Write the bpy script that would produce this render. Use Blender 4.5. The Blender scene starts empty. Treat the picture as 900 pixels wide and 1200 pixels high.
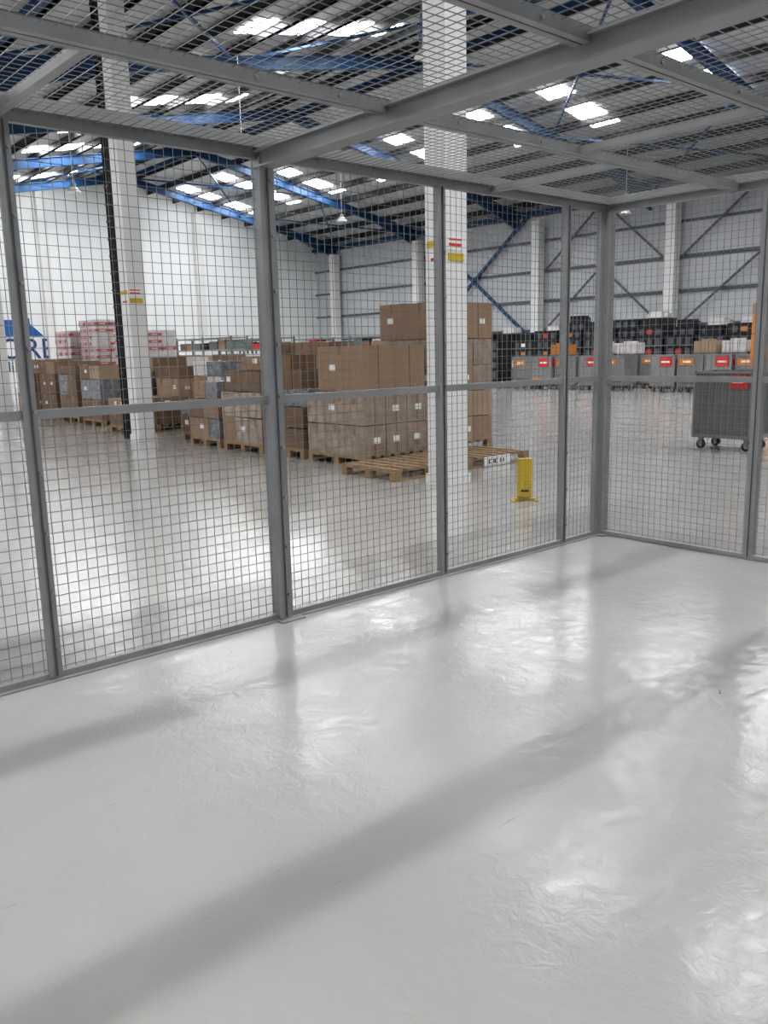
import bpy, math, random
from mathutils import Vector, Matrix
random.seed(7)
D = bpy.data
S = bpy.context.scene
COL = S.collection

# ---------------------------------------------------------------- materials
def mat(name, col, rough=0.5, metal=0.0, var=0.0, vscale=5.0, bump=0.0, bscale=40.0, emit=None, estr=0.0, spec=0.5, coat=0.0):
    m = D.materials.new(name); m.use_nodes = True
    nt = m.node_tree; b = nt.nodes['Principled BSDF']
    b.inputs['Base Color'].default_value = (*col, 1)
    b.inputs['Roughness'].default_value = rough
    b.inputs['Metallic'].default_value = metal
    b.inputs['Specular IOR Level'].default_value = spec
    b.inputs['Coat Weight'].default_value = coat
    tc = nt.nodes.new('ShaderNodeTexCoord')
    if var > 0:
        n = nt.nodes.new('ShaderNodeTexNoise'); n.inputs['Scale'].default_value = vscale; n.inputs['Detail'].default_value = 5
        r = nt.nodes.new('ShaderNodeValToRGB')
        r.color_ramp.elements[0].position = 0.3; r.color_ramp.elements[1].position = 0.7
        r.color_ramp.elements[0].color = (*[c*(1-var) for c in col], 1)
        r.color_ramp.elements[1].color = (*[min(1, c*(1+var)) for c in col], 1)
        nt.links.new(tc.outputs['Object'], n.inputs['Vector'])
        nt.links.new(n.outputs['Fac'], r.inputs['Fac'])
        nt.links.new(r.outputs['Color'], b.inputs['Base Color'])
    if bump > 0:
        n2 = nt.nodes.new('ShaderNodeTexNoise'); n2.inputs['Scale'].default_value = bscale; n2.inputs['Detail'].default_value = 3
        bp = nt.nodes.new('ShaderNodeBump'); bp.inputs['Strength'].default_value = bump; bp.inputs['Distance'].default_value = 0.02
        nt.links.new(tc.outputs['Object'], n2.inputs['Vector'])
        nt.links.new(n2.outputs['Fac'], bp.inputs['Height'])
        nt.links.new(bp.outputs['Normal'], b.inputs['Normal'])
    if emit:
        b.inputs['Emission Color'].default_value = (*emit, 1)
        b.inputs['Emission Strength'].default_value = estr
    return m

M = {}
M['steel'] = mat('cage_grey_steel', (0.35, 0.352, 0.355), 0.42, 0.2, 0.08, 6)
M['wire'] = mat('mesh_wire_galvanised', (0.29, 0.295, 0.30), 0.4, 0.4)
M['bolt'] = mat('bolt_zinc', (0.5, 0.5, 0.5), 0.3, 0.9)
M['white'] = mat('white_paint_column', (0.78, 0.78, 0.77), 0.5, 0, 0.03, 2)
M['wallw'] = mat('white_wall_panel', (0.86, 0.87, 0.87), 0.55, 0, 0.03, 0.4)
M['wallg'] = mat('grey_cladding', (0.55, 0.56, 0.58), 0.5, 0, 0.05, 0.4)
M['rail'] = mat('dark_rail', (0.12, 0.125, 0.14), 0.5)
M['deck'] = mat('roof_liner_sheet', (0.50, 0.505, 0.51), 0.5, 0, 0.12, 0.6)
M['purlin'] = mat('purlin_galv', (0.030, 0.031, 0.035), 0.5, 0.2)
M['blue'] = mat('blue_painted_steel', (0.012, 0.062, 0.165), 0.45, 0, 0.1, 3)
M['black'] = mat('black_steel', (0.02, 0.02, 0.022), 0.5)
M['blackp'] = mat('black_plastic', (0.018, 0.019, 0.022), 0.4, 0, 0.2, 4)
M['sky'] = mat('skylight_glrp', (0.9, 0.92, 0.93), 0.4, emit=(0.99, 1.0, 1.0), estr=18.0)
M['sky2'] = mat('added_overhead_strip', (0.9, 0.92, 0.93), 0.4, emit=(0.99, 1.0, 1.0), estr=46.0)  # glow for the added overhead strip, stronger than the other rooflights
M['card1'] = mat('cardboard_a', (0.34, 0.225, 0.145), 0.75, 0, 0.08, 3, 0.1, 25)
M['card2'] = mat('cardboard_b', (0.21, 0.135, 0.085), 0.75, 0, 0.08, 3, 0.1, 25)
M['card3'] = mat('cardboard_c', (0.42, 0.30, 0.20), 0.75, 0, 0.08, 3, 0.1, 25)
M['wrap'] = mat('shrink_wrapped_cardboard', (0.36, 0.275, 0.21), 0.2, 0, 0.25, 7, 0.9, 9, coat=0.8)
M['tape'] = mat('parcel_tape', (0.25, 0.15, 0.08), 0.3)
M['label'] = mat('white_paper_label', (0.85, 0.85, 0.84), 0.6)
M['gap'] = mat('box_shadow_gap', (0.08, 0.055, 0.04), 0.9)
M['wood'] = mat('pallet_wood', (0.34, 0.225, 0.12), 0.75, 0, 0.25, 8, 0.2, 30)
M['pink'] = mat('pink_printed_film', (0.55, 0.11, 0.14), 0.3, 0, 0.15, 6)
M['film'] = mat('white_film_pack', (0.68, 0.65, 0.65), 0.25, 0, 0.1, 6, 0.4, 12)
M['dfilm'] = mat('grey_film_pack', (0.22, 0.23, 0.25), 0.2, 0, 0.4, 9, 0.6, 10)
M['yellow'] = mat('yellow_plastic', (0.62, 0.44, 0.015), 0.4, 0, 0.06, 5)
M['red'] = mat('red_label', (0.65, 0.04, 0.03), 0.45)
M['orange'] = mat('orange_card', (0.62, 0.24, 0.05), 0.5)
M['binp'] = mat('bin_grey_panel', (0.17, 0.175, 0.18), 0.45, 0.1, 0.1, 4)
M['binl'] = mat('bin_light_panel', (0.36, 0.37, 0.38), 0.45, 0.1, 0.1, 4)
M['bing'] = mat('bin_frame_grey', (0.30, 0.305, 0.31), 0.4, 0.3)
M['rubber'] = mat('castor_rubber', (0.03, 0.03, 0.03), 0.6)
M['rackgreen'] = mat('rack_green_grey', (0.16, 0.20, 0.18), 0.5)
M['signblue'] = mat('sign_navy', (0.03, 0.07, 0.20), 0.5)
M['signblue2'] = mat('sign_blue', (0.02, 0.13, 0.38), 0.5)

def floor_material():
    m = D.materials.new('glossy_epoxy_floor'); m.use_nodes = True
    nt = m.node_tree; b = nt.nodes['Principled BSDF']; N = nt.nodes; L = nt.links
    tc = N.new('ShaderNodeTexCoord')
    def noise(s, d, rough=0.5, dist=0, vec=None):
        n = N.new('ShaderNodeTexNoise'); n.inputs['Scale'].default_value = s; n.inputs['Detail'].default_value = d
        n.inputs['Roughness'].default_value = rough; n.inputs['Distortion'].default_value = dist
        L.new(vec or tc.outputs['Object'], n.inputs['Vector']); return n
    n1 = noise(0.9, 6, 0.6, 0.4)
    r1 = N.new('ShaderNodeValToRGB'); r1.color_ramp.elements[0].position = .3; r1.color_ramp.elements[1].position = .72
    r1.color_ramp.elements[0].color = (.43, .422, .412, 1); r1.color_ramp.elements[1].color = (.485, .478, .468, 1)
    L.new(n1.outputs['Fac'], r1.inputs['Fac'])
    def scuff(rot, sc, lo, hi, colr, seed):
        mp = N.new('ShaderNodeMapping'); mp.inputs['Rotation'].default_value = (0, 0, rot); mp.inputs['Scale'].default_value = sc
        mp.inputs['Location'].default_value = (seed, seed*.7, 0)
        L.new(tc.outputs['Object'], mp.inputs['Vector'])
        ns = noise(1.4, 4, 0.7, 0.3, mp.outputs['Vector'])
        r = N.new('ShaderNodeValToRGB'); r.color_ramp.elements[0].position = lo; r.color_ramp.elements[1].position = hi
        r.color_ramp.elements[0].color = (1, 1, 1, 1); r.color_ramp.elements[1].color = (colr, colr, colr, 1)
        L.new(ns.outputs['Fac'], r.inputs['Fac']); return r
    prev = r1.outputs['Color']
    for r in (scuff(.5, (1.2, 26, 1), .68, .74, .80, 0), scuff(-.9, (2.0, 45, 1), .69, .73, .72, 5.3), scuff(1.3, (3.0, 60, 1), .70, .73, 1.25, 11.1)):
        mx = N.new('ShaderNodeMix'); mx.data_type = 'RGBA'; mx.blend_type = 'MULTIPLY'; mx.inputs[0].default_value = 1
        L.new(prev, mx.inputs[6]); L.new(r.outputs['Color'], mx.inputs[7]); prev = mx.outputs[2]
    L.new(prev, b.inputs['Base Color'])
    n3 = noise(3.0, 6, 0.7)
    mr = N.new('ShaderNodeMapRange'); mr.inputs[1].default_value = .3; mr.inputs[2].default_value = .7
    mr.inputs[3].default_value = .05; mr.inputs[4].default_value = .18
    L.new(n3.outputs['Fac'], mr.inputs[0]); L.new(mr.outputs[0], b.inputs['Roughness'])
    nb = noise(2.0, 3, 0.5); nb2 = noise(13, 5, 0.65, 0.8)
    ad = N.new('ShaderNodeMath'); ad.operation = 'MULTIPLY_ADD'; ad.inputs[1].default_value = 0.30
    L.new(nb2.outputs['Fac'], ad.inputs[0]); L.new(nb.outputs['Fac'], ad.inputs[2])
    bp = N.new('ShaderNodeBump'); bp.inputs['Strength'].default_value = 1; bp.inputs['Distance'].default_value = 0.007
    L.new(ad.outputs[0], bp.inputs['Height']); L.new(bp.outputs['Normal'], b.inputs['Normal'])
    return m
M['floor'] = floor_material()

# ---------------------------------------------------------------- mesh builder
class MB:
    def __init__(s): s.v = []; s.f = []; s.m = []; s.ml = []
    def mi(s, k):
        if k not in s.ml: s.ml.append(k)
        return s.ml.index(k)
    def box(s, a, b, k, rz=0, piv=None):
        x0, y0, z0 = a; x1, y1, z1 = b
        pts = [(x0,y0,z0),(x1,y0,z0),(x1,y1,z0),(x0,y1,z0),(x0,y0,z1),(x1,y0,z1),(x1,y1,z1),(x0,y1,z1)]
        if rz:
            cx, cy = piv or ((x0+x1)/2, (y0+y1)/2); c, sn = math.cos(rz), math.sin(rz)
            pts = [(cx+(x-cx)*c-(y-cy)*sn, cy+(x-cx)*sn+(y-cy)*c, z) for x, y, z in pts]
        s.hexa(pts, k)
    def hexa(s, pts, k):
        n = len(s.v); s.v += pts; i = s.mi(k)
        for f in ((0,3,2,1),(4,5,6,7),(0,1,5,4),(1,2,6,5),(2,3,7,6),(3,0,4,7)):
            s.f.append(tuple(n+j for j in f)); s.m.append(i)
    def beam(s, p, q, w, h, k, up=(0,0,1)):
        p = Vector(p); q = Vector(q); d = (q-p).normalized(); up = Vector(up)
        if abs(d.dot(up)) > .99: up = Vector((0,1,0))
        a = d.cross(up).normalized(); b = a.cross(d).normalized()
        a = a*(w/2); b = b*(h/2)
        s.hexa([tuple(x) for x in (p-a-b, p+a-b, q+a-b, q-a-b, p-a+b, p+a+b, q+a+b, q-a+b)], k)
    def ibeam(s, p, q, w, h, k, t=0.025):
        p = Vector(p); q = Vector(q); d = (q-p).normalized(); a = d.cross(Vector((0,0,1))).normalized(); b = a.cross(d).normalized()
        s.beam(p, q, t, h, k); o = b*(h/2-t/2)
        s.beam(p+o, q+o, w, t, k); s.beam(p-o, q-o, w, t, k)
    def cyl(s, c, r, h, k, axis='z', n=14, r2=None):
        r2 = r if r2 is None else r2; b0 = len(s.v); i = s.mi(k)
        for j in range(2):
            rr = r if j == 0 else r2
            for a in range(n):
                t = 2*math.pi*a/n; u, w, z = rr*math.cos(t), rr*math.sin(t), (j-.5)*h
                if axis == 'z': pt = (c[0]+u, c[1]+w, c[2]+z)
                elif axis == 'x': pt = (c[0]+z, c[1]+u, c[2]+w)
                else: pt = (c[0]+w, c[1]+z, c[2]+u)
                s.v.append(pt)
        for a in range(n):
            s.f.append((b0+a, b0+(a+1)%n, b0+n+(a+1)%n, b0+n+a)); s.m.append(i)
        s.f.append(tuple(b0+a for a in range(n))[::-1]); s.m.append(i)
        s.f.append(tuple(b0+n+a for a in range(n))); s.m.append(i)
    def mesh(s, name):
        me = D.meshes.new(name); me.from_pydata(s.v, [], s.f)
        for k in s.ml: me.materials.append(M[k])
        me.polygons.foreach_set('material_index', s.m); me.update(); return me
    def obj(s, name, loc=(0,0,0), parent=None, rz=0, bevel=0):
        o = D.objects.new(name, s.mesh(name)); COL.objects.link(o); o.location = loc; o.rotation_euler[2] = rz
        if parent: o.parent = parent
        if bevel:
            bm = o.modifiers.new('bevel', 'BEVEL'); bm.width = bevel; bm.segments = 2; bm.limit_method = 'ANGLE'
        return o
def empty(name, loc=(0,0,0), rz=0):
    e = D.objects.new(name, None); COL.objects.link(e); e.location = loc; e.rotation_euler[2] = rz; return e
def text(body, name, size, loc, rot, key, parent=None, ext=0.004, align='LEFT'):
    c = D.curves.new(name, 'FONT'); c.body = body; c.size = size; c.extrude = ext; c.align_x = align
    c.materials.append(M[key]); o = D.objects.new(name, c); COL.objects.link(o); o.location = loc; o.rotation_euler = rot
    if parent: o.parent = parent
    return o

# ---------------------------------------------------------------- building shell
XV, XR, XE = 6.8, 21.4, 36.0       # valley, ridge, eaves of far span
XR2, XE2 = -7.8, -22.4             # near span ridge / eaves
YW, YB = 48.0, -16.0
ZE, ZR = 8.75, 11.55
SL = (ZR-ZE)/(XR-XV)
def zroof(x):
    if x > XR: return ZR-(x-XR)*SL
    if x > XV: return ZE+(x-XV)*SL
    if x > XR2: return ZE+(XV-x)*SL
    return ZR-(XR2-x)*SL
f = MB(); f.box((XE2, YB, -0.2), (XE, YW, 0), 'floor'); f.obj('floor')
w = MB()
prof = [XE2, XR2, XV, XR, XE]
for i in range(4):
    a, b = prof[i], prof[i+1]
    w.hexa([(a,YW,0),(b,YW,0),(b,YW+.2,0),(a,YW+.2,0),(a,YW,zroof(a)),(b,YW,zroof(b)),(b,YW+.2,zroof(b)),(a,YW+.2,zroof(a))], 'wallw')
for x in (8.1, 17.5, 26.9, 31.8):
    w.box((x-.25, YW-.35, 0), (x+.25, YW, zroof(x)-.4), 'white')
w.obj('wall_left')
w = MB(); w.box((XE, YB, 0), (XE+.2, YW, ZE), 'wallg')
for z in (2.4, 3.9, 5.4, 6.9, 8.2):
    w.box((XE-.12, YB, z-.06), (XE, YW, z+.06), 'rail')
w.box((XE-.06, YB, 0), (XE, YW, 2.3), 'wallw')
w.obj('wall_back')
r = MB()
for i in range(4):
    a, b = prof[i], prof[i+1]; za, zb = zroof(a), zroof(b)
    r.hexa([(a,YB,za),(b,YB,zb),(b,YW,zb),(a,YW,za),(a,YB,za+.1),(b,YB,zb+.1),(b,YW,zb+.1),(a,YW,za+.1)], 'deck')
r.obj('ceiling')
p = MB()
for base, sgn, n in ((XV, 1, 9), (XE, -1, 9), (XV, -1, 9), (XE2, 1, 9)):
    for i in range(n):
        x = base+sgn*(.6+i*1.65); z = zroof(x)
        p.box((x-.035, YB, z-.27), (x+.035, YW, z-.01), 'purlin')
        p.box((x-.035, YB, z-.27), (x+.07, YW, z-.25), 'purlin')
p.obj('roof_purlins')
g = MB()
FR = [6.7+7.8*k for k in range(-2, 6)]
for y in FR:
    for a, b in ((XV, XR), (XE, XR), (XV, XR2), (XE2, XR2)):
        za, zb = zroof(a)-.45, zroof(b)-.45
        g.ibeam((a, y, za), (b, y, zb), .18, .38, 'blue')
        sg = 1 if b > a else -1
        g.beam((a, y, za-.7), (a+sg*3.2, y, zroof(a+sg*3.2)-.66), .16, .04, 'blue')
        g.hexa([(a,y-.01,za-.7),(a+sg*3.2,y-.01,zroof(a+sg*3.2)-.68),(a+sg*3.2,y+.01,zroof(a+sg*3.2)-.68),(a,y+.01,za-.7),
                (a,y-.01,za),(a+sg*3.2,y-.01,zroof(a+sg*3.2)-.55),(a+sg*3.2,y+.01,zroof(a+sg*3.2)-.55),(a,y+.01,za)], 'blue')
for x in (XV, XR, XE-.3):
    g.ibeam((x, YB, zroof(x)-.5), (x, YW, zroof(x)-.5), .12, .2, 'blue', .02)
for k in (3, 6):
    y0, y1 = FR[k], FR[k]+7.8
    for xa, xb in ((XV, 14.1), (14.1, XR), (XR, 28.7), (28.7, XE)):
        g.beam((xa, y0, zroof(xa)-.4), (xb, y1, zroof(xb)-.4), .07, .07, 'blue')
        g.beam((xb, y0, zroof(xb)-.4), (xa, y1, zroof(xa)-.4), .07, .07, 'blue')
g.obj('roof_beams')
# skylights
k = 0
def skylight(x0, x1, y, hw, key):
    global k
    q = MB(); z0, z1 = zroof(x0)-.03, zroof(x1)-.03
    q.hexa([(x0,y-hw,z0),(x1,y-hw,z1),(x1,y+hw,z1),(x0,y+hw,z0),(x0,y-hw,z0+.02),(x1,y-hw,z1+.02),(x1,y+hw,z1+.02),(x0,y+hw,z0+.02)], key)
    k += 1; q.obj('window_%d' % k)
for y in (-6.5, -2.2, 6.6, 11.1, 15.3, 20.4, 24.3, 28.9, 33.2, 37.2, 41.2, 45.2):
    for x0 in (-16.2, -13.4, -4.8, -2.0, 13.3, 16.2, 24.6, 27.4):
        if x0 < 0 and y < 12: continue
        skylight(x0, x0+2.2, y, .58, 'sky')
for x0 in (13.3, 16.2, 24.6, 27.4): skylight(x0, x0+2.2, 2.2, .58, 'sky')
skylight(-4.2, 6.2, 2.05, .34, 'sky2')  # unseen strip added, narrow and bright so cage beams cast floor shadow bands
# columns
def column(x, y, s, zt, extra=None):
    c = MB(); c.box((-s/2, -s/2, 0), (s/2, s/2, zt), 'white')
    c.box((-s/2-.02, -s/2-.02, 0), (s/2+.02, s/2+.02, .12), 'white')
    if extra: extra(c, s)
    return c.obj('warehouse_column', (x, y, 0))
def signs(c, s):
    z = 2.42
    c.box((-s/2-.006, -s/2+.02, z), (-s/2-.001, s/2-.06, z+.13), 'label')
    c.box((-s/2-.008, -s/2+.03, z+.17), (-s/2-.002, s/2-.03, z+.24), 'yellow')
    c.box((-s/2+.02, -s/2-.008, z+.02), (s/2-.06, -s/2-.002, z+.10), 'yellow')
    c.box((-s/2+.02, -s/2-.008, z+.13), (s/2-.08, -s/2-.002, z+.28), 'label')
    c.box((-s/2+.03, -s/2-.010, z+.17), (s/2-.10, -s/2-.004, z+.20), 'red')
    c.box((-s/2+.03, -s/2-.010, z+.23), (s/2-.10, -s/2-.004, z+.25), 'red')
    c.box((-s/2-.010, -s/2+.04, z+.03), (-s/2-.003, s/2-.09, z+.06), 'red')
for y in FR:
    if y < 0: continue
    column(XV, y, .32, zroof(XV)-.7, signs if y < 16 else None)
for y in (12.9, 20.9, 28.5, 37.4, 45.4):
    column(XE-.42, y, .5, ZE-.9)
dk = MB(); dk.box((-.09, -.1, 0), (.09, -.08, 8.0), 'black'); dk.box((-.09, .08, 0), (.09, .1, 8.0), 'black'); dk.box((-.01, -.08, 0), (.01, .08, 8.0), 'black')
for i in range(26): dk.box((-.10, -.11, .3+i*.3), (.10, .11, .33+i*.3), 'black')
dk.obj('cable_riser', (6.85, 15.15, 0))
b = MB(); X = XE-.25
for y0, y1, key, w_ in ((29.3, 36.9, 'blue', .14), (21.4, 28.1, 'rail', .08), (13.3, 20.5, 'rail', .08), (5, 12.5, 'rail', .08)):
    if key == 'blue':
        b.beam((X, y0, 2.2), (X, y1, 8.2), w_, w_, key); b.beam((X, y1, 2.2), (X, y0, 8.2), w_, w_, key)
    else:
        for z0 in (2.4, 5.4):
            ym = (y0+y1)/2
            b.beam((X, y0, z0), (X, ym, z0+2.9), w_, w_, key); b.beam((X, y1, z0), (X, ym, z0+2.9), w_, w_, key)
b.obj('wall_bracing')
# wall sign
ws = empty('wall_sign', (0, YW-.03, -.38))
text('STORE', 'lettering', 1.55, (17.65, 0, 1.95), (math.pi/2, 0, 0), 'signblue', ws, .01, 'RIGHT')
text('online.com', 'web_address', .8, (17.75, 0, 1.25), (math.pi/2, 0, 0), 'signblue', ws, .01, 'RIGHT')
sg = MB(); sg.hexa([(12.9,-.01,3.15),(17.1,-.01,3.15),(17.1,.02,3.15),(12.9,.02,3.15),(13.8,-.01,4.0),(16.2,-.01,4.0),(16.2,.02,4.0),(13.8,.02,4.0)], 'signblue2')
sg.box((16.0, -.02, 3.15), (16.4, .02, 4.1), 'signblue2'); sg.obj('house_logo', (0,0,0), ws)
# hanging lights
for x, y, z in ((32.0, 21, 7.0), (11.7, 28.8, 7.0), (12.0, 12.3, 7.0), (14, 22, 7.3), (24, 30, 7.2)):
    h = MB(); h.cyl((0,0,0), .24, .16, 'white', r2=.12); h.cyl((0,0,.14), .09, .14, 'bing')
    zt = zroof(x)-z; h.cyl((0,0,.2+(zt-.2)/2), .012, zt-.2, 'label', n=6)
    h.obj('hanging_light', (x, y, z))

# ---------------------------------------------------------------- cage
FY, FX = 3.92, 5.72
H = 2.55; MID = 1.255; XL, YN = -1.3, -1.3
cage = empty('mesh_security_cage')
wr = .0027
def wires_fence(name, axis, fixed, a0, a1):
    m = MB(); t = wr/2
    n = round((a1-a0)/.05)
    for i in range(1, n):
        a = a0+(a1-a0)*i/n
        if axis == 'x': m.box((a-t, fixed-t, .03), (a+t, fixed+t, H-.03), 'wire')
        else: m.box((fixed-t, a-t, .03), (fixed+t, a+t, H-.03), 'wire')
    nz = 51
    for i in range(1, nz):
        z = H*i/nz
        if axis == 'x': m.box((a0, fixed+t, z-t), (a1, fixed+3*t, z+t), 'wire')
        else: m.box((fixed+t, a0, z-t), (fixed+3*t, a1, z+t), 'wire')
    m.obj(name, (0,0,0), cage)
def wires_roof(name, x0, x1, y0, y1, z):
    m = MB(); t = wr/2
    n = round((x1-x0)/.05)
    for i in range(1, n):
        a = x0+(x1-x0)*i/n; m.box((a-t, y0, z-t), (a+t, y1, z+t), 'wire')
    n = round((y1-y0)/.05)
    for i in range(1, n):
        a = y0+(y1-y0)*i/n; m.box((x0, a-t, z+t), (x1, a+t, z+3*t), 'wire')
    m.obj(name, (0,0,0), cage)
PX = [XL, 0.0, 1.3, 2.6, 3.92, 5.22, FX]
for i in range(6): wires_fence('mesh_panel_front', 'x', FY, PX[i], PX[i+1])
PY = [YN, 0.07, 1.37, 2.67, FY]
for i in range(4): wires_fence('mesh_panel_side', 'y', FX, PY[i], PY[i+1])
RY = [YN, -.2, .83, 1.87, 2.9, FY]
for i in range(5): wires_roof('mesh_panel_roof', XL, 2.6, RY[i], RY[i+1], H-.01); wires_roof('mesh_panel_roof', 2.6, FX, RY[i], RY[i+1], H-.01)
s = MB()
def post_x(x, w2, y=FY, d=.05):
    s.box((x-w2, y-d/2, 0), (x+w2, y+d/2, H), 'steel')
    s.box((x-w2-.012, y-d/2-.006, .02), (x-w2+.012, y-d/2, H-.05), 'steel')
    s.box((x-.003, y-d/2-.008, .02), (x+.003, y-d/2, H-.05), 'rail')
    for i in range(9):
        z = .15+i*.28; s.cyl((x+w2*.5, y-d/2-.008, z), .008, .014, 'bolt', 'y', 8)
for x in (0.0, 1.3, 3.92, 5.22): post_x(x, .027)
post_x(2.6, .036, FY-.01, .09); s.box((2.6+.036, FY-.03, 0), (2.6+.062, FY+.03, H), 'steel')
s.box((2.54, FY-.10, 0), (2.70, FY+.05, .008), 'steel')
s.box((FX-.04, FY-.05, 0), (FX+.05, FY+.04, H), 'steel')
s.box((FX-.10, FY-.02, 0), (FX-.04, FY+.02, H), 'steel')
s.box((FX-.09, FY-.10, 0), (FX+.1, FY+.08, .008), 'steel')
for y in (2.67, 1.37, .07):
    s.box((FX-.025, y-.033, 0), (FX+.025, y+.033, H), 'steel'); s.box((FX-.031, y-.003, .02), (FX-.025, y+.003, H-.05), 'rail')
s.box((XL-.04, FY-.04, 0), (XL+.04, FY+.04, H), 'steel'); s.box((FX-.04, YN-.04, 0), (FX+.04, YN+.04, H), 'steel'); s.box((XL-.04, YN-.04, 0), (XL+.04, YN+.04, H), 'steel')
s.box((2.56, YN-.04, 0), (2.64, YN+.04, H), 'steel')
for z, hh in ((.02, .03), (MID, .042), (H-.02, .07)):
    s.box((XL, FY-.022, z-hh/2), (FX, FY+.012, z+hh/2), 'steel')
    s.box((FX-.022, YN, z-hh/2), (FX+.012, FY, z+hh/2), 'steel')
s.box((XL, FY-.05, 0), (FX, FY+.02, .006), 'steel')
s.box((XL, FY-.06, H-.005), (FX+.05, FY+.04, H+.05), 'steel'); s.box((FX-.05, YN, H-.005), (FX+.05, FY+.04, H+.05), 'steel')
s.box((XL-.03, YN, H-.06), (XL+.03, FY, H+.04), 'steel'); s.box((XL, YN-.03, H-.06), (FX, YN+.03, H+.04), 'steel')
s.box((2.565, YN, H-.09), (2.635, FY, H+.0), 'steel'); s.box((2.55, YN, H-.10), (2.65, FY, H-.09), 'steel'); s.box((2.54, YN, H-.025), (2.565, FY, H-.018), 'steel')
for y in (2.9, 1.87, .83, -.2):
    s.box((XL, y-.034, H-.045), (FX, y-.004, H), 'steel'); s.box((XL, y+.004, H-.045), (FX, y+.034, H), 'steel')
    s.box((XL, y-.02, H-.035), (FX, y+.02, H+.01), 'rail')
    for x in (.3, .9, 1.9, 2.3, 3.0, 3.6, 4.9, 5.4): s.cyl((x, y-.036, H-.025), .008, .012, 'bolt', 'y', 8)
for x, y0, y1 in ((1.28, 2.9, FY), (4.4, 2.9, FY), (3.95, 1.87, 2.9), (0, 2.9, FY), (1.28, .83, 1.87), (4.4, .83, 1.87), (5.2, -.2, .83)):
    s.box((x-.02, y0, H-.04), (x+.02, y1, H), 'steel')
s.obj('frame', (0,0,0), cage)

# ---------------------------------------------------------------- pallets and boxes
def pallet(m, L, W, z0=0):
    for x in (0, L/2-.05, L-.1):
        for y in (0, W/2-.05, W-.1): m.box((x, y, z0+.022), (x+.1, y+.1, z0+.1), 'wood')
    for y in (0, W/2-.05, W-.1): m.box((0, y, z0), (L, y+.1, z0+.022), 'wood')
    for x in (0, L/2-.05, L-.1): m.box((x, 0, z0+.1), (x+.1, W, z0+.122), 'wood')
    n = 7
    for i in range(n):
        x = i*(L-.11)/(n-1); m.box((x, 0, z0+.122), (x+.11, W, z0+.144), 'wood')
def onebox(m, x0, y0, z0, x1, y1, z1, k, lab=True):
    g = .006; r = random.uniform(-.015, .015)
    m.box((x0+g, y0+g, z0), (x1-g, y1-g, z1-.006), k, r)
    if (x1-x0) > .2 and k in ('card1', 'card2', 'card3', 'wrap'):
        ym = (y0+y1)/2; xm = (x0+x1)/2
        m.box((x0+g-.002, ym-.03, z1-.13), (x1-g+.002, ym+.03, z1-.004), 'tape', r)
        m.box((xm-.004, y0+g-.002, z0+.02), (xm+.004, y1-g+.002, z1-.005), 'gap', r)
    if lab and random.random() < .35:
        z = z0+(z1-z0)*.45; y = y0+(y1-y0)*random.uniform(.2, .6)
        m.box((x0-.003, y, z), (x0+.012, y+.12, z+.08), 'label')
    if lab and random.random() < .3:
        z = z0+(z1-z0)*.4; x = x0+(x1-x0)*random.uniform(.2, .6)
        m.box((x, y0-.003, z), (x+.11, y0+.012, z+.08), 'label')
def stack(name, x, y, tiers, L=1.2, W=1.0, keys=('card1','card2','card3'), pal=True, npal=1):
    m = MB(); z = 0
    if pal:
        for i in range(npal): pallet(m, L, W, z); z += .144
    for t in tiers:
        h, nx, ny = t[:3]; ks = t[3] if len(t) > 3 and t[3] else keys
        a0, b0, a1, b1 = t[4] if len(t) > 4 else (0, 0, 1, 1)
        xa, xb, ya, yb = a0*L, a1*L, b0*W, b1*W; tk = random.choice(ks)
        for i in range(nx):
            for j in range(ny):
                kk = random.choice(ks) if random.random() < .4 else tk
                onebox(m, xa+(xb-xa)*i/nx, ya+(yb-ya)*j/ny, z, xa+(xb-xa)*(i+1)/nx, ya+(yb-ya)*(j+1)/ny, z+h-random.uniform(0, .01), kk)
        z += h
    return m.obj(name, (x, y, 0))
WR = ('wrap',)
B = 'pallet_of_cardboard_boxes'
stack(B, 7.0, 8.42, [(.41,3,3,WR),(.41,3,3,WR),(.03,1,1,('card3',),(0,0,1,.82)),(.60,2,1,('card1',),(.02,.02,.98,.80))], 1.15, 1.25)
stack(B, 8.5, 8.65, [(.38,3,2,('card1','card3')),(.38,3,2,('card1','card3')),(.38,3,2,('card1','wrap')),(.38,3,2,WR),(.52,2,2,('card2','card1'))], 1.25, 1.15)
m = MB(); pallet(m, 1.2, 1.0); m.obj('wooden_pallet', (6.45, 7.22, 0))
m = MB(); pallet(m, 1.2, 1.0); m.box((.30, -.014, .01), (.80, -.004, .135), 'label')
for xx in (.38, .47, .50, .60, .66): m.box((xx, -.017, .045), (xx+.02, -.013, .10), 'black')
for xx in (.38, .50): m.box((xx, -.017, .09), (xx+.06, -.013, .10), 'black'); m.box((xx, -.017, .045), (xx+.06, -.013, .055), 'black')
m.obj('wooden_pallet', (7.72, 7.26, 0))
stack(B, 7.05, 9.85, [(.30,2,2,('card2',)),(.30,3,2),(.25,2,1,('dfilm','card1'),(.1,0,.9,.8))], 1.1, .8)
stack(B, 7.0, 10.85, [(.40,3,3,('card1','wrap')),(.40,3,3,('card1','wrap')),(.32,3,2,('card2','card1'),(0,0,1,.9)),(.22,2,1,('card1','card2'),(.1,0,.9,.6))], 1.2, 1.15)
stack(B, 7.05, 12.2, [(.33,2,3,('dfilm','card1','card2')),(.33,2,2,('card2','card1')),(.28,2,2,('card3','card1','dfilm'),(0,0,.9,.8))], 1.2, 1.0)
stack(B, 7.4, 13.35, [(.30,2,2,('film','card2')),(.28,3,2,('card1','dfilm'))], 1.1, .8)
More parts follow.
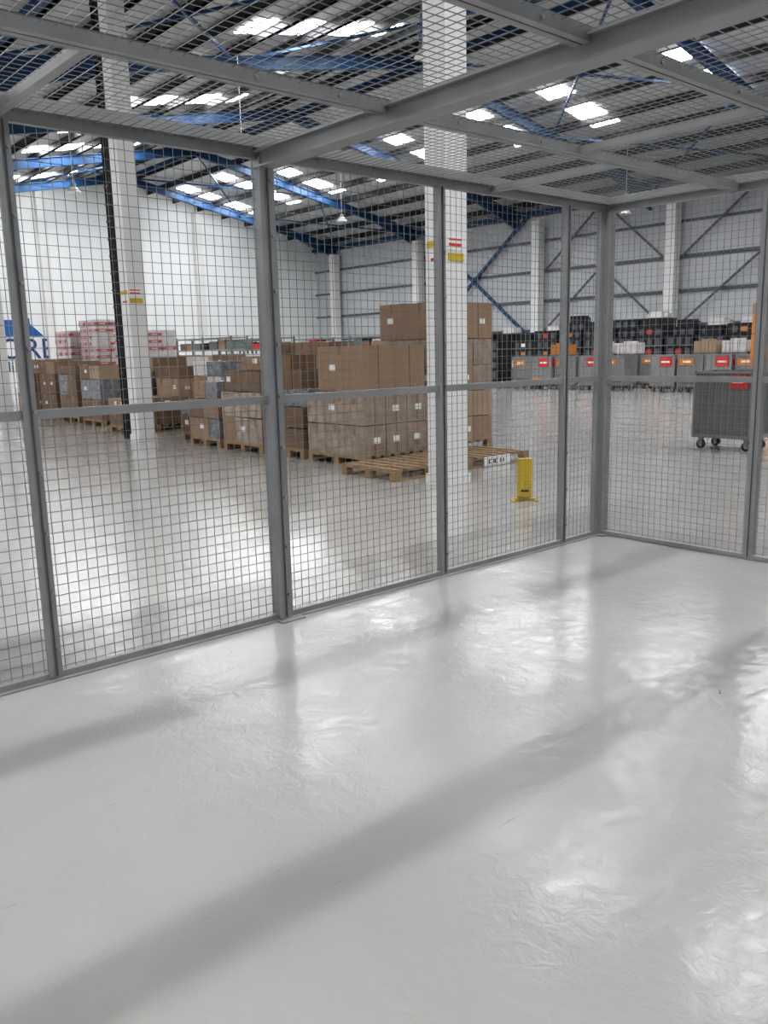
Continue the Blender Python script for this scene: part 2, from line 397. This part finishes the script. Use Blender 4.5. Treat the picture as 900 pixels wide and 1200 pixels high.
stack(B, 8.6, 10.3, [(.45,2,2),(.45,2,3),(.35,2,2)], 1.2, 1.1)
stack(B, 8.6, 11.8, [(.45,2,2),(.45,2,3),(.4,2,2),(.25,2,2,('card2','card1'),(.1,.1,.8,.9))], 1.2, 1.1)
stack(B, 8.7, 13.2, [(.4,2,2),(.45,2,2),(.35,1,2,('dfilm',))], 1.2, 1.1)
stack(B, 8.6, 14.7, [(.5,2,2,('dfilm','card1')),(.45,2,2,('film','card1')),(.3,2,2,('film','dfilm'))], 1.2, 1.1)
stack(B, 7.2, 15.9, [(.3,2,2,('dfilm','card2')),(.25,2,2)], 1.2, 1.0)
stack(B, 8.5, 16.3, [(.5,2,2,('dfilm','film','card2')),(.4,2,2),(.25,2,1)], 1.2, 1.0)
def packs(x, y, base, n, L=1.2, W=1.1):
    m = MB(); pallet(m, L, W); z = .144
    for h in base:
        for i in range(2):
            for j in range(2): onebox(m, L*i/2, W*j/2, z, L*(i+1)/2, W*(j+1)/2, z+h, random.choice(('card1','card2','card1')))
        z += h
    for t in range(n):
        for i in range(3):
            for j in range(3):
                o = random.uniform(0, .03)
                x0, x1, y0, y1 = L*i/3+.01+o, L*(i+1)/3-.01+o, W*j/3+.01, W*(j+1)/3-.01
                m.box((x0, y0, z), (x1, y1, z+.17), 'film')
                if random.random() < .12: continue
                m.box((x0-.004, y0-.004, z+.03), (x1+.004, y1+.004, z+.10), 'pink')
                m.box((x0-.006, y0+.08, z+.05), (x1+.006, y1-.08, z+.08), 'film')
                m.box((x0+.1, y0-.006, z+.05), (x1-.1, y1+.006, z+.08), 'film')
        z += .175
    m.obj('pallet_of_wrapped_packs', (x, y, 0))
packs(9.3, 20.1, (.6,.55), 5)
packs(9.3, 22.3, (.6,.55), 7)
packs(9.1, 23.6, (.6,.65), 5)
stack(B, 7.6, 18.2, [(.45,2,2),(.45,2,2,('card2','dfilm')),(.3,2,2)], 1.2, 1.1)
stack(B, 7.7, 19.8, [(.5,2,2,('card2','card1')),(.5,2,2,('card2','dfilm')),(.2,1,2,('film','card2'))], 1.2, 1.1)
stack(B, 7.8, 21.4, [(.5,2,2),(.5,2,2,('card2',)),(.3,2,2)], 1.2, 1.1)
stack(B, 7.8, 23.2, [(.5,2,2),(.5,2,2,('card2','film')),(.35,2,2,('card3','film'))], 1.2, 1.1)
stack(B, 9.2, 18.3, [(.5,2,2),(.5,2,2,('card2','dfilm')),(.35,2,2,('film','card3','card2'))], 1.2, 1.1)
stack(B, 11.0, 13.0, [(.45,2,2,('dfilm','card2')),(.4,2,2),(.3,1,2,('film','orange'))], 1.2, 1.1)
stack(B, 11.0, 15.6, [(.45,2,2,('card2',)),(.4,2,2,('film','card2')),(.3,2,2,('film','card1','dfilm'))], 1.2, 1.1)
for i in range(5):
    stack(B, 14.5+i*.2, 20+i*2.4, [(.45,2,2),(.45,2,2,('card2','dfilm')),(random.uniform(.2,.5),2,1)], 1.2, 1.2, ('card2','card1','film'))

def rack(x, y, n):
    m = MB(); Wd = 2.4
    for i in range(n+1):
        for dx in (0, .8): m.box((dx, i*Wd, 0), (dx+.07, i*Wd+.07, 2.3), 'rackgreen')
    for z in (.3, 1.0, 1.7, 2.2):
        m.box((0, 0, z), (.87, n*Wd, z+.06), 'bing')
    for z in (.36, 1.06, 1.76):
        yy = .15
        while yy < n*Wd-.7:
            wd = random.uniform(.35, .7); hh = random.uniform(.25, .42)
            m.box((.08, yy, z), (.75, yy+wd, z+hh), random.choice(('card1','blackp','card2','binp','film','red','rackgreen'))); yy += wd+random.uniform(.03, .2)
    m.obj('storage_rack', (x, y, 0))
rack(22.5, 33, 2); rack(27, 31, 3); rack(19, 31.5, 2); rack(24.5, 37, 2)

# ---------------------------------------------------------------- wheeled bins
def bin_mesh(pk, far=0, w_=.86, d=.62, h=1.12):
    m = MB(); z0 = .17
    m.box((0, 0, z0), (d, w_, z0+.05), 'bing')
    for a, b_ in (((.01,.01,z0),(.03,w_-.01,h)), ((d-.03,.01,z0),(d-.01,w_-.01,h)), ((.01,.01,z0),(d-.01,.03,h)), ((.01,w_-.03,z0),(d-.01,w_-.01,h))): m.box(a, b_, pk)
    n = 16
    for i in range(n+1):
        y = .03+(w_-.06)*i/n; m.box((.0, y-.004, z0+.06), (.012, y+.004, h-.05), 'bing'); m.box((d-.012, y-.004, z0+.06), (d, y+.004, h-.05), 'bing')
    for i in range(5):
        z = z0+.15+i*.17; m.box((.002, .01, z), (.012, w_-.01, z+.008), 'bing')
    n = 10
    for i in range(n+1):
        x = .03+(d-.06)*i/n; m.box((x-.004, .0, z0+.06), (x+.004, .012, h-.05), 'bing'); m.box((x-.004, w_-.012, z0+.06), (x+.004, w_, h-.05), 'bing')
    for x in (-.012, d-.022):
        for y in (-.012, w_-.022): m.box((x, y, z0), (x+.034, y+.034, h+.01), 'bing')
    for x in (-.012, d-.012): m.box((x, 0, h-.035), (x+.024, w_, h), 'bing')
    for y in (-.012, w_-.012): m.box((0, y, h-.035), (d, y+.024, h), 'bing')
    if far == 1:
        m.box((-.02, .10, h-.34), (-.008, .52, h-.05), 'red')
        m.box((-.024, .16, h-.23), (-.019, .46, h-.17), 'label')
        m.box((-.02, .52, z0+.12), (-.008, .80, z0+.26), 'orange')
        m.box((.06, -.02, h-.34), (.40, -.008, h-.08), 'red')
    elif far == 2:
        m.box((-.02, .30, h-.30), (-.008, .80, h-.10), 'orange')
        m.box((-.024, .40, h-.23), (-.019, .68, h-.17), 'label')
        m.box((-.02, .06, z0+.1), (-.008, .80, z0+.2), 'binp')
    elif far == 3:
        m.box((-.02, .08, h-.28), (-.008, .44, h-.05), 'red')
        m.box((-.02, .50, h-.40), (-.008, .78, h-.12), 'label')
    else:
        m.box((-.02, .06, h-.24), (-.008, .32, h-.05), 'red')
        for z, a in ((h-.125, .09), (h-.165, .13)): m.box((-.023, a, z), (-.019, .29, z+.016), 'label')
    m.box((-.014, .04, z0+.02), (-.008, w_-.04, z0+.05), 'bing')
    for z in (.72, .98): m.box((d*.4, -.05, z), (d*.4+.02, .0, z+.02), 'bing')
    m.box((d*.4, -.07, .72), (d*.4+.02, -.05, 1.0), 'bing')
    for x in (.09, d-.09):
        for y in (.09, w_-.09):
            m.cyl((x, y, .065), .065, .035, 'rubber', 'x', 18); m.cyl((x, y, .065), .03, .04, 'bolt', 'x', 12)
            m.box((x-.028, y-.03, .06), (x-.02, y+.03, z0), 'bing'); m.box((x+.02, y-.03, .06), (x+.028, y+.03, z0), 'bing'); m.box((x-.03, y-.035, z0-.02), (x+.03, y+.035, z0), 'bing')
    return m
bin_mesh('binp').obj('wheeled_storage_bin', (11.5, 5.45, 0))
mes = [bin_mesh('binl', 1).mesh('wheeled_bin_labelled'), bin_mesh('binl', 3).mesh('wheeled_bin_tagged'), bin_mesh('bing', 2).mesh('wheeled_bin_orange_tag')]
def fbin(x, y, sc=1.0):
    q = D.objects.new('wheeled_storage_bin', random.choice(mes)); COL.objects.link(q); q.location = (x, y, 0); q.scale = (1, sc, 1.05)
y = 9.6
while y < 20.5:
    if not (15.2 < y < 15.9): fbin(25.0+random.uniform(-.1,.1), y, random.uniform(.95, 1.05))
    y += .97
y = 11.0
while y < 26:
    fbin(26.9, y); y += 1.0
def crates(x, y, n, top):
    m = MB(); z = 0
    for i in range(n):
        m.box((0, 0, z), (.8, 1.15, z+.36), 'blackp'); m.box((-.02, -.02, z+.3), (.82, 1.17, z+.36), 'blackp')
        for a in (.1, .45, .8): m.box((-.012, a, z+.04), (0, a+.2, z+.26), 'rail')
        if random.random() < .4: m.box((-.016, .45, z+.08), (-.01, .68, z+.22), random.choice(('label', 'red', 'orange')))
        z += .37
    if top: m.box((.1, .2, z), (.6, .85, z+.26), top); m.box((.2, .05, z), (.5, .19, z+.18), top)
    m.obj('stacked_black_crates', (x, y, 0))
y = 7.6
while y < 32:
    crates(29.4, y, random.choice((5, 6, 6, 6)), random.choice((None, 'blackp', 'orange', 'dfilm', 'blackp', None)))
    y += 1.24
y = 8.2
while y < 31:
    crates(31.4, y, random.choice((6, 6, 7)), random.choice((None, 'blackp', 'film'))); y += 1.3
y = 21.8
while y < 28:
    crates(24.9, y, random.choice((4, 5, 5)), random.choice((None, 'blackp'))); y += 1.35
for yy, kk in ((12.05, 'film'), (13.05, 'film'), (14.05, 'card3'), (17.05, 'film'), (18.05, 'film'), (20.05, 'orange')):
    m = MB()
    for a in range(3):
        m.box((0.02, .03+a*.27, .04), (.58, a*.27+.28, .42+.06*(a % 2)), kk)
    m.box((.0, .0, -.0), (.6, .84, .04), 'binp')
    m.obj('bundled_cartons', (26.91, yy, 1.188))
stack('stack_of_orange_cartons', 22.4, 10.2, [(.9,1,1,('card1',)),(.7,1,1,('orange',)),(.5,1,1,('orange',)),(.3,1,1,('card1',))], .8, .55, pal=True)

# ---------------------------------------------------------------- yellow floor stand
m = MB()
m.box((-.068, -.005, .05), (.068, .012, .42), 'yellow'); m.box((-.068, .05, .03), (.068, .065, .41), 'yellow'); m.box((-.068, -.005, .41), (.068, .065, .43), 'yellow')
m.box((-.125, -.05, 0), (-.10, .10, .02), 'yellow'); m.box((.10, -.05, 0), (.125, .10, .02), 'yellow'); m.box((-.12, .02, .005), (.12, .045, .03), 'yellow')
m.box((-.01, .02, .02), (.01, .045, .06), 'yellow'); m.box((-.04, -.008, .10), (.04, -.004, .12), 'black')
m.obj('yellow_floor_stand', (6.46, 5.3, 0), rz=math.radians(-40), bevel=.004)
m = MB(); m.box((0, 0, 0), (.035, .006, .004), 'rail', .5); m.obj('plastic_scrap', (3.35, 1.66, 0))

# ---------------------------------------------------------------- light & camera
W = D.worlds.new('World'); S.world = W; W.use_nodes = True
bg = W.node_tree.nodes['Background']; bg.inputs[0].default_value = (.95, .98, 1, 1); bg.inputs[1].default_value = 0.36

cam = D.cameras.new('camera'); co = D.objects.new('camera', cam); COL.objects.link(co); S.camera = co
F = Vector((.6447, .7427, -.1877)).normalized()
R = Vector((.7514, -.6575, -.0228)); R = (R-F*R.dot(F)).normalized(); U = R.cross(F)
mt = Matrix((R, U, -F)).transposed().to_4x4(); mt.translation = Vector((0, 0, 1.5)); co.matrix_world = mt
cam.sensor_fit = 'AUTO'; cam.sensor_width = 36; cam.lens = 36*985/1200; cam.clip_end = 300; cam.clip_start = .05
S.view_settings.view_transform = 'Standard'
try: S.view_settings.look = 'Medium High Contrast'
except Exception as e: print('look', e)
S.view_settings.exposure = -0.05
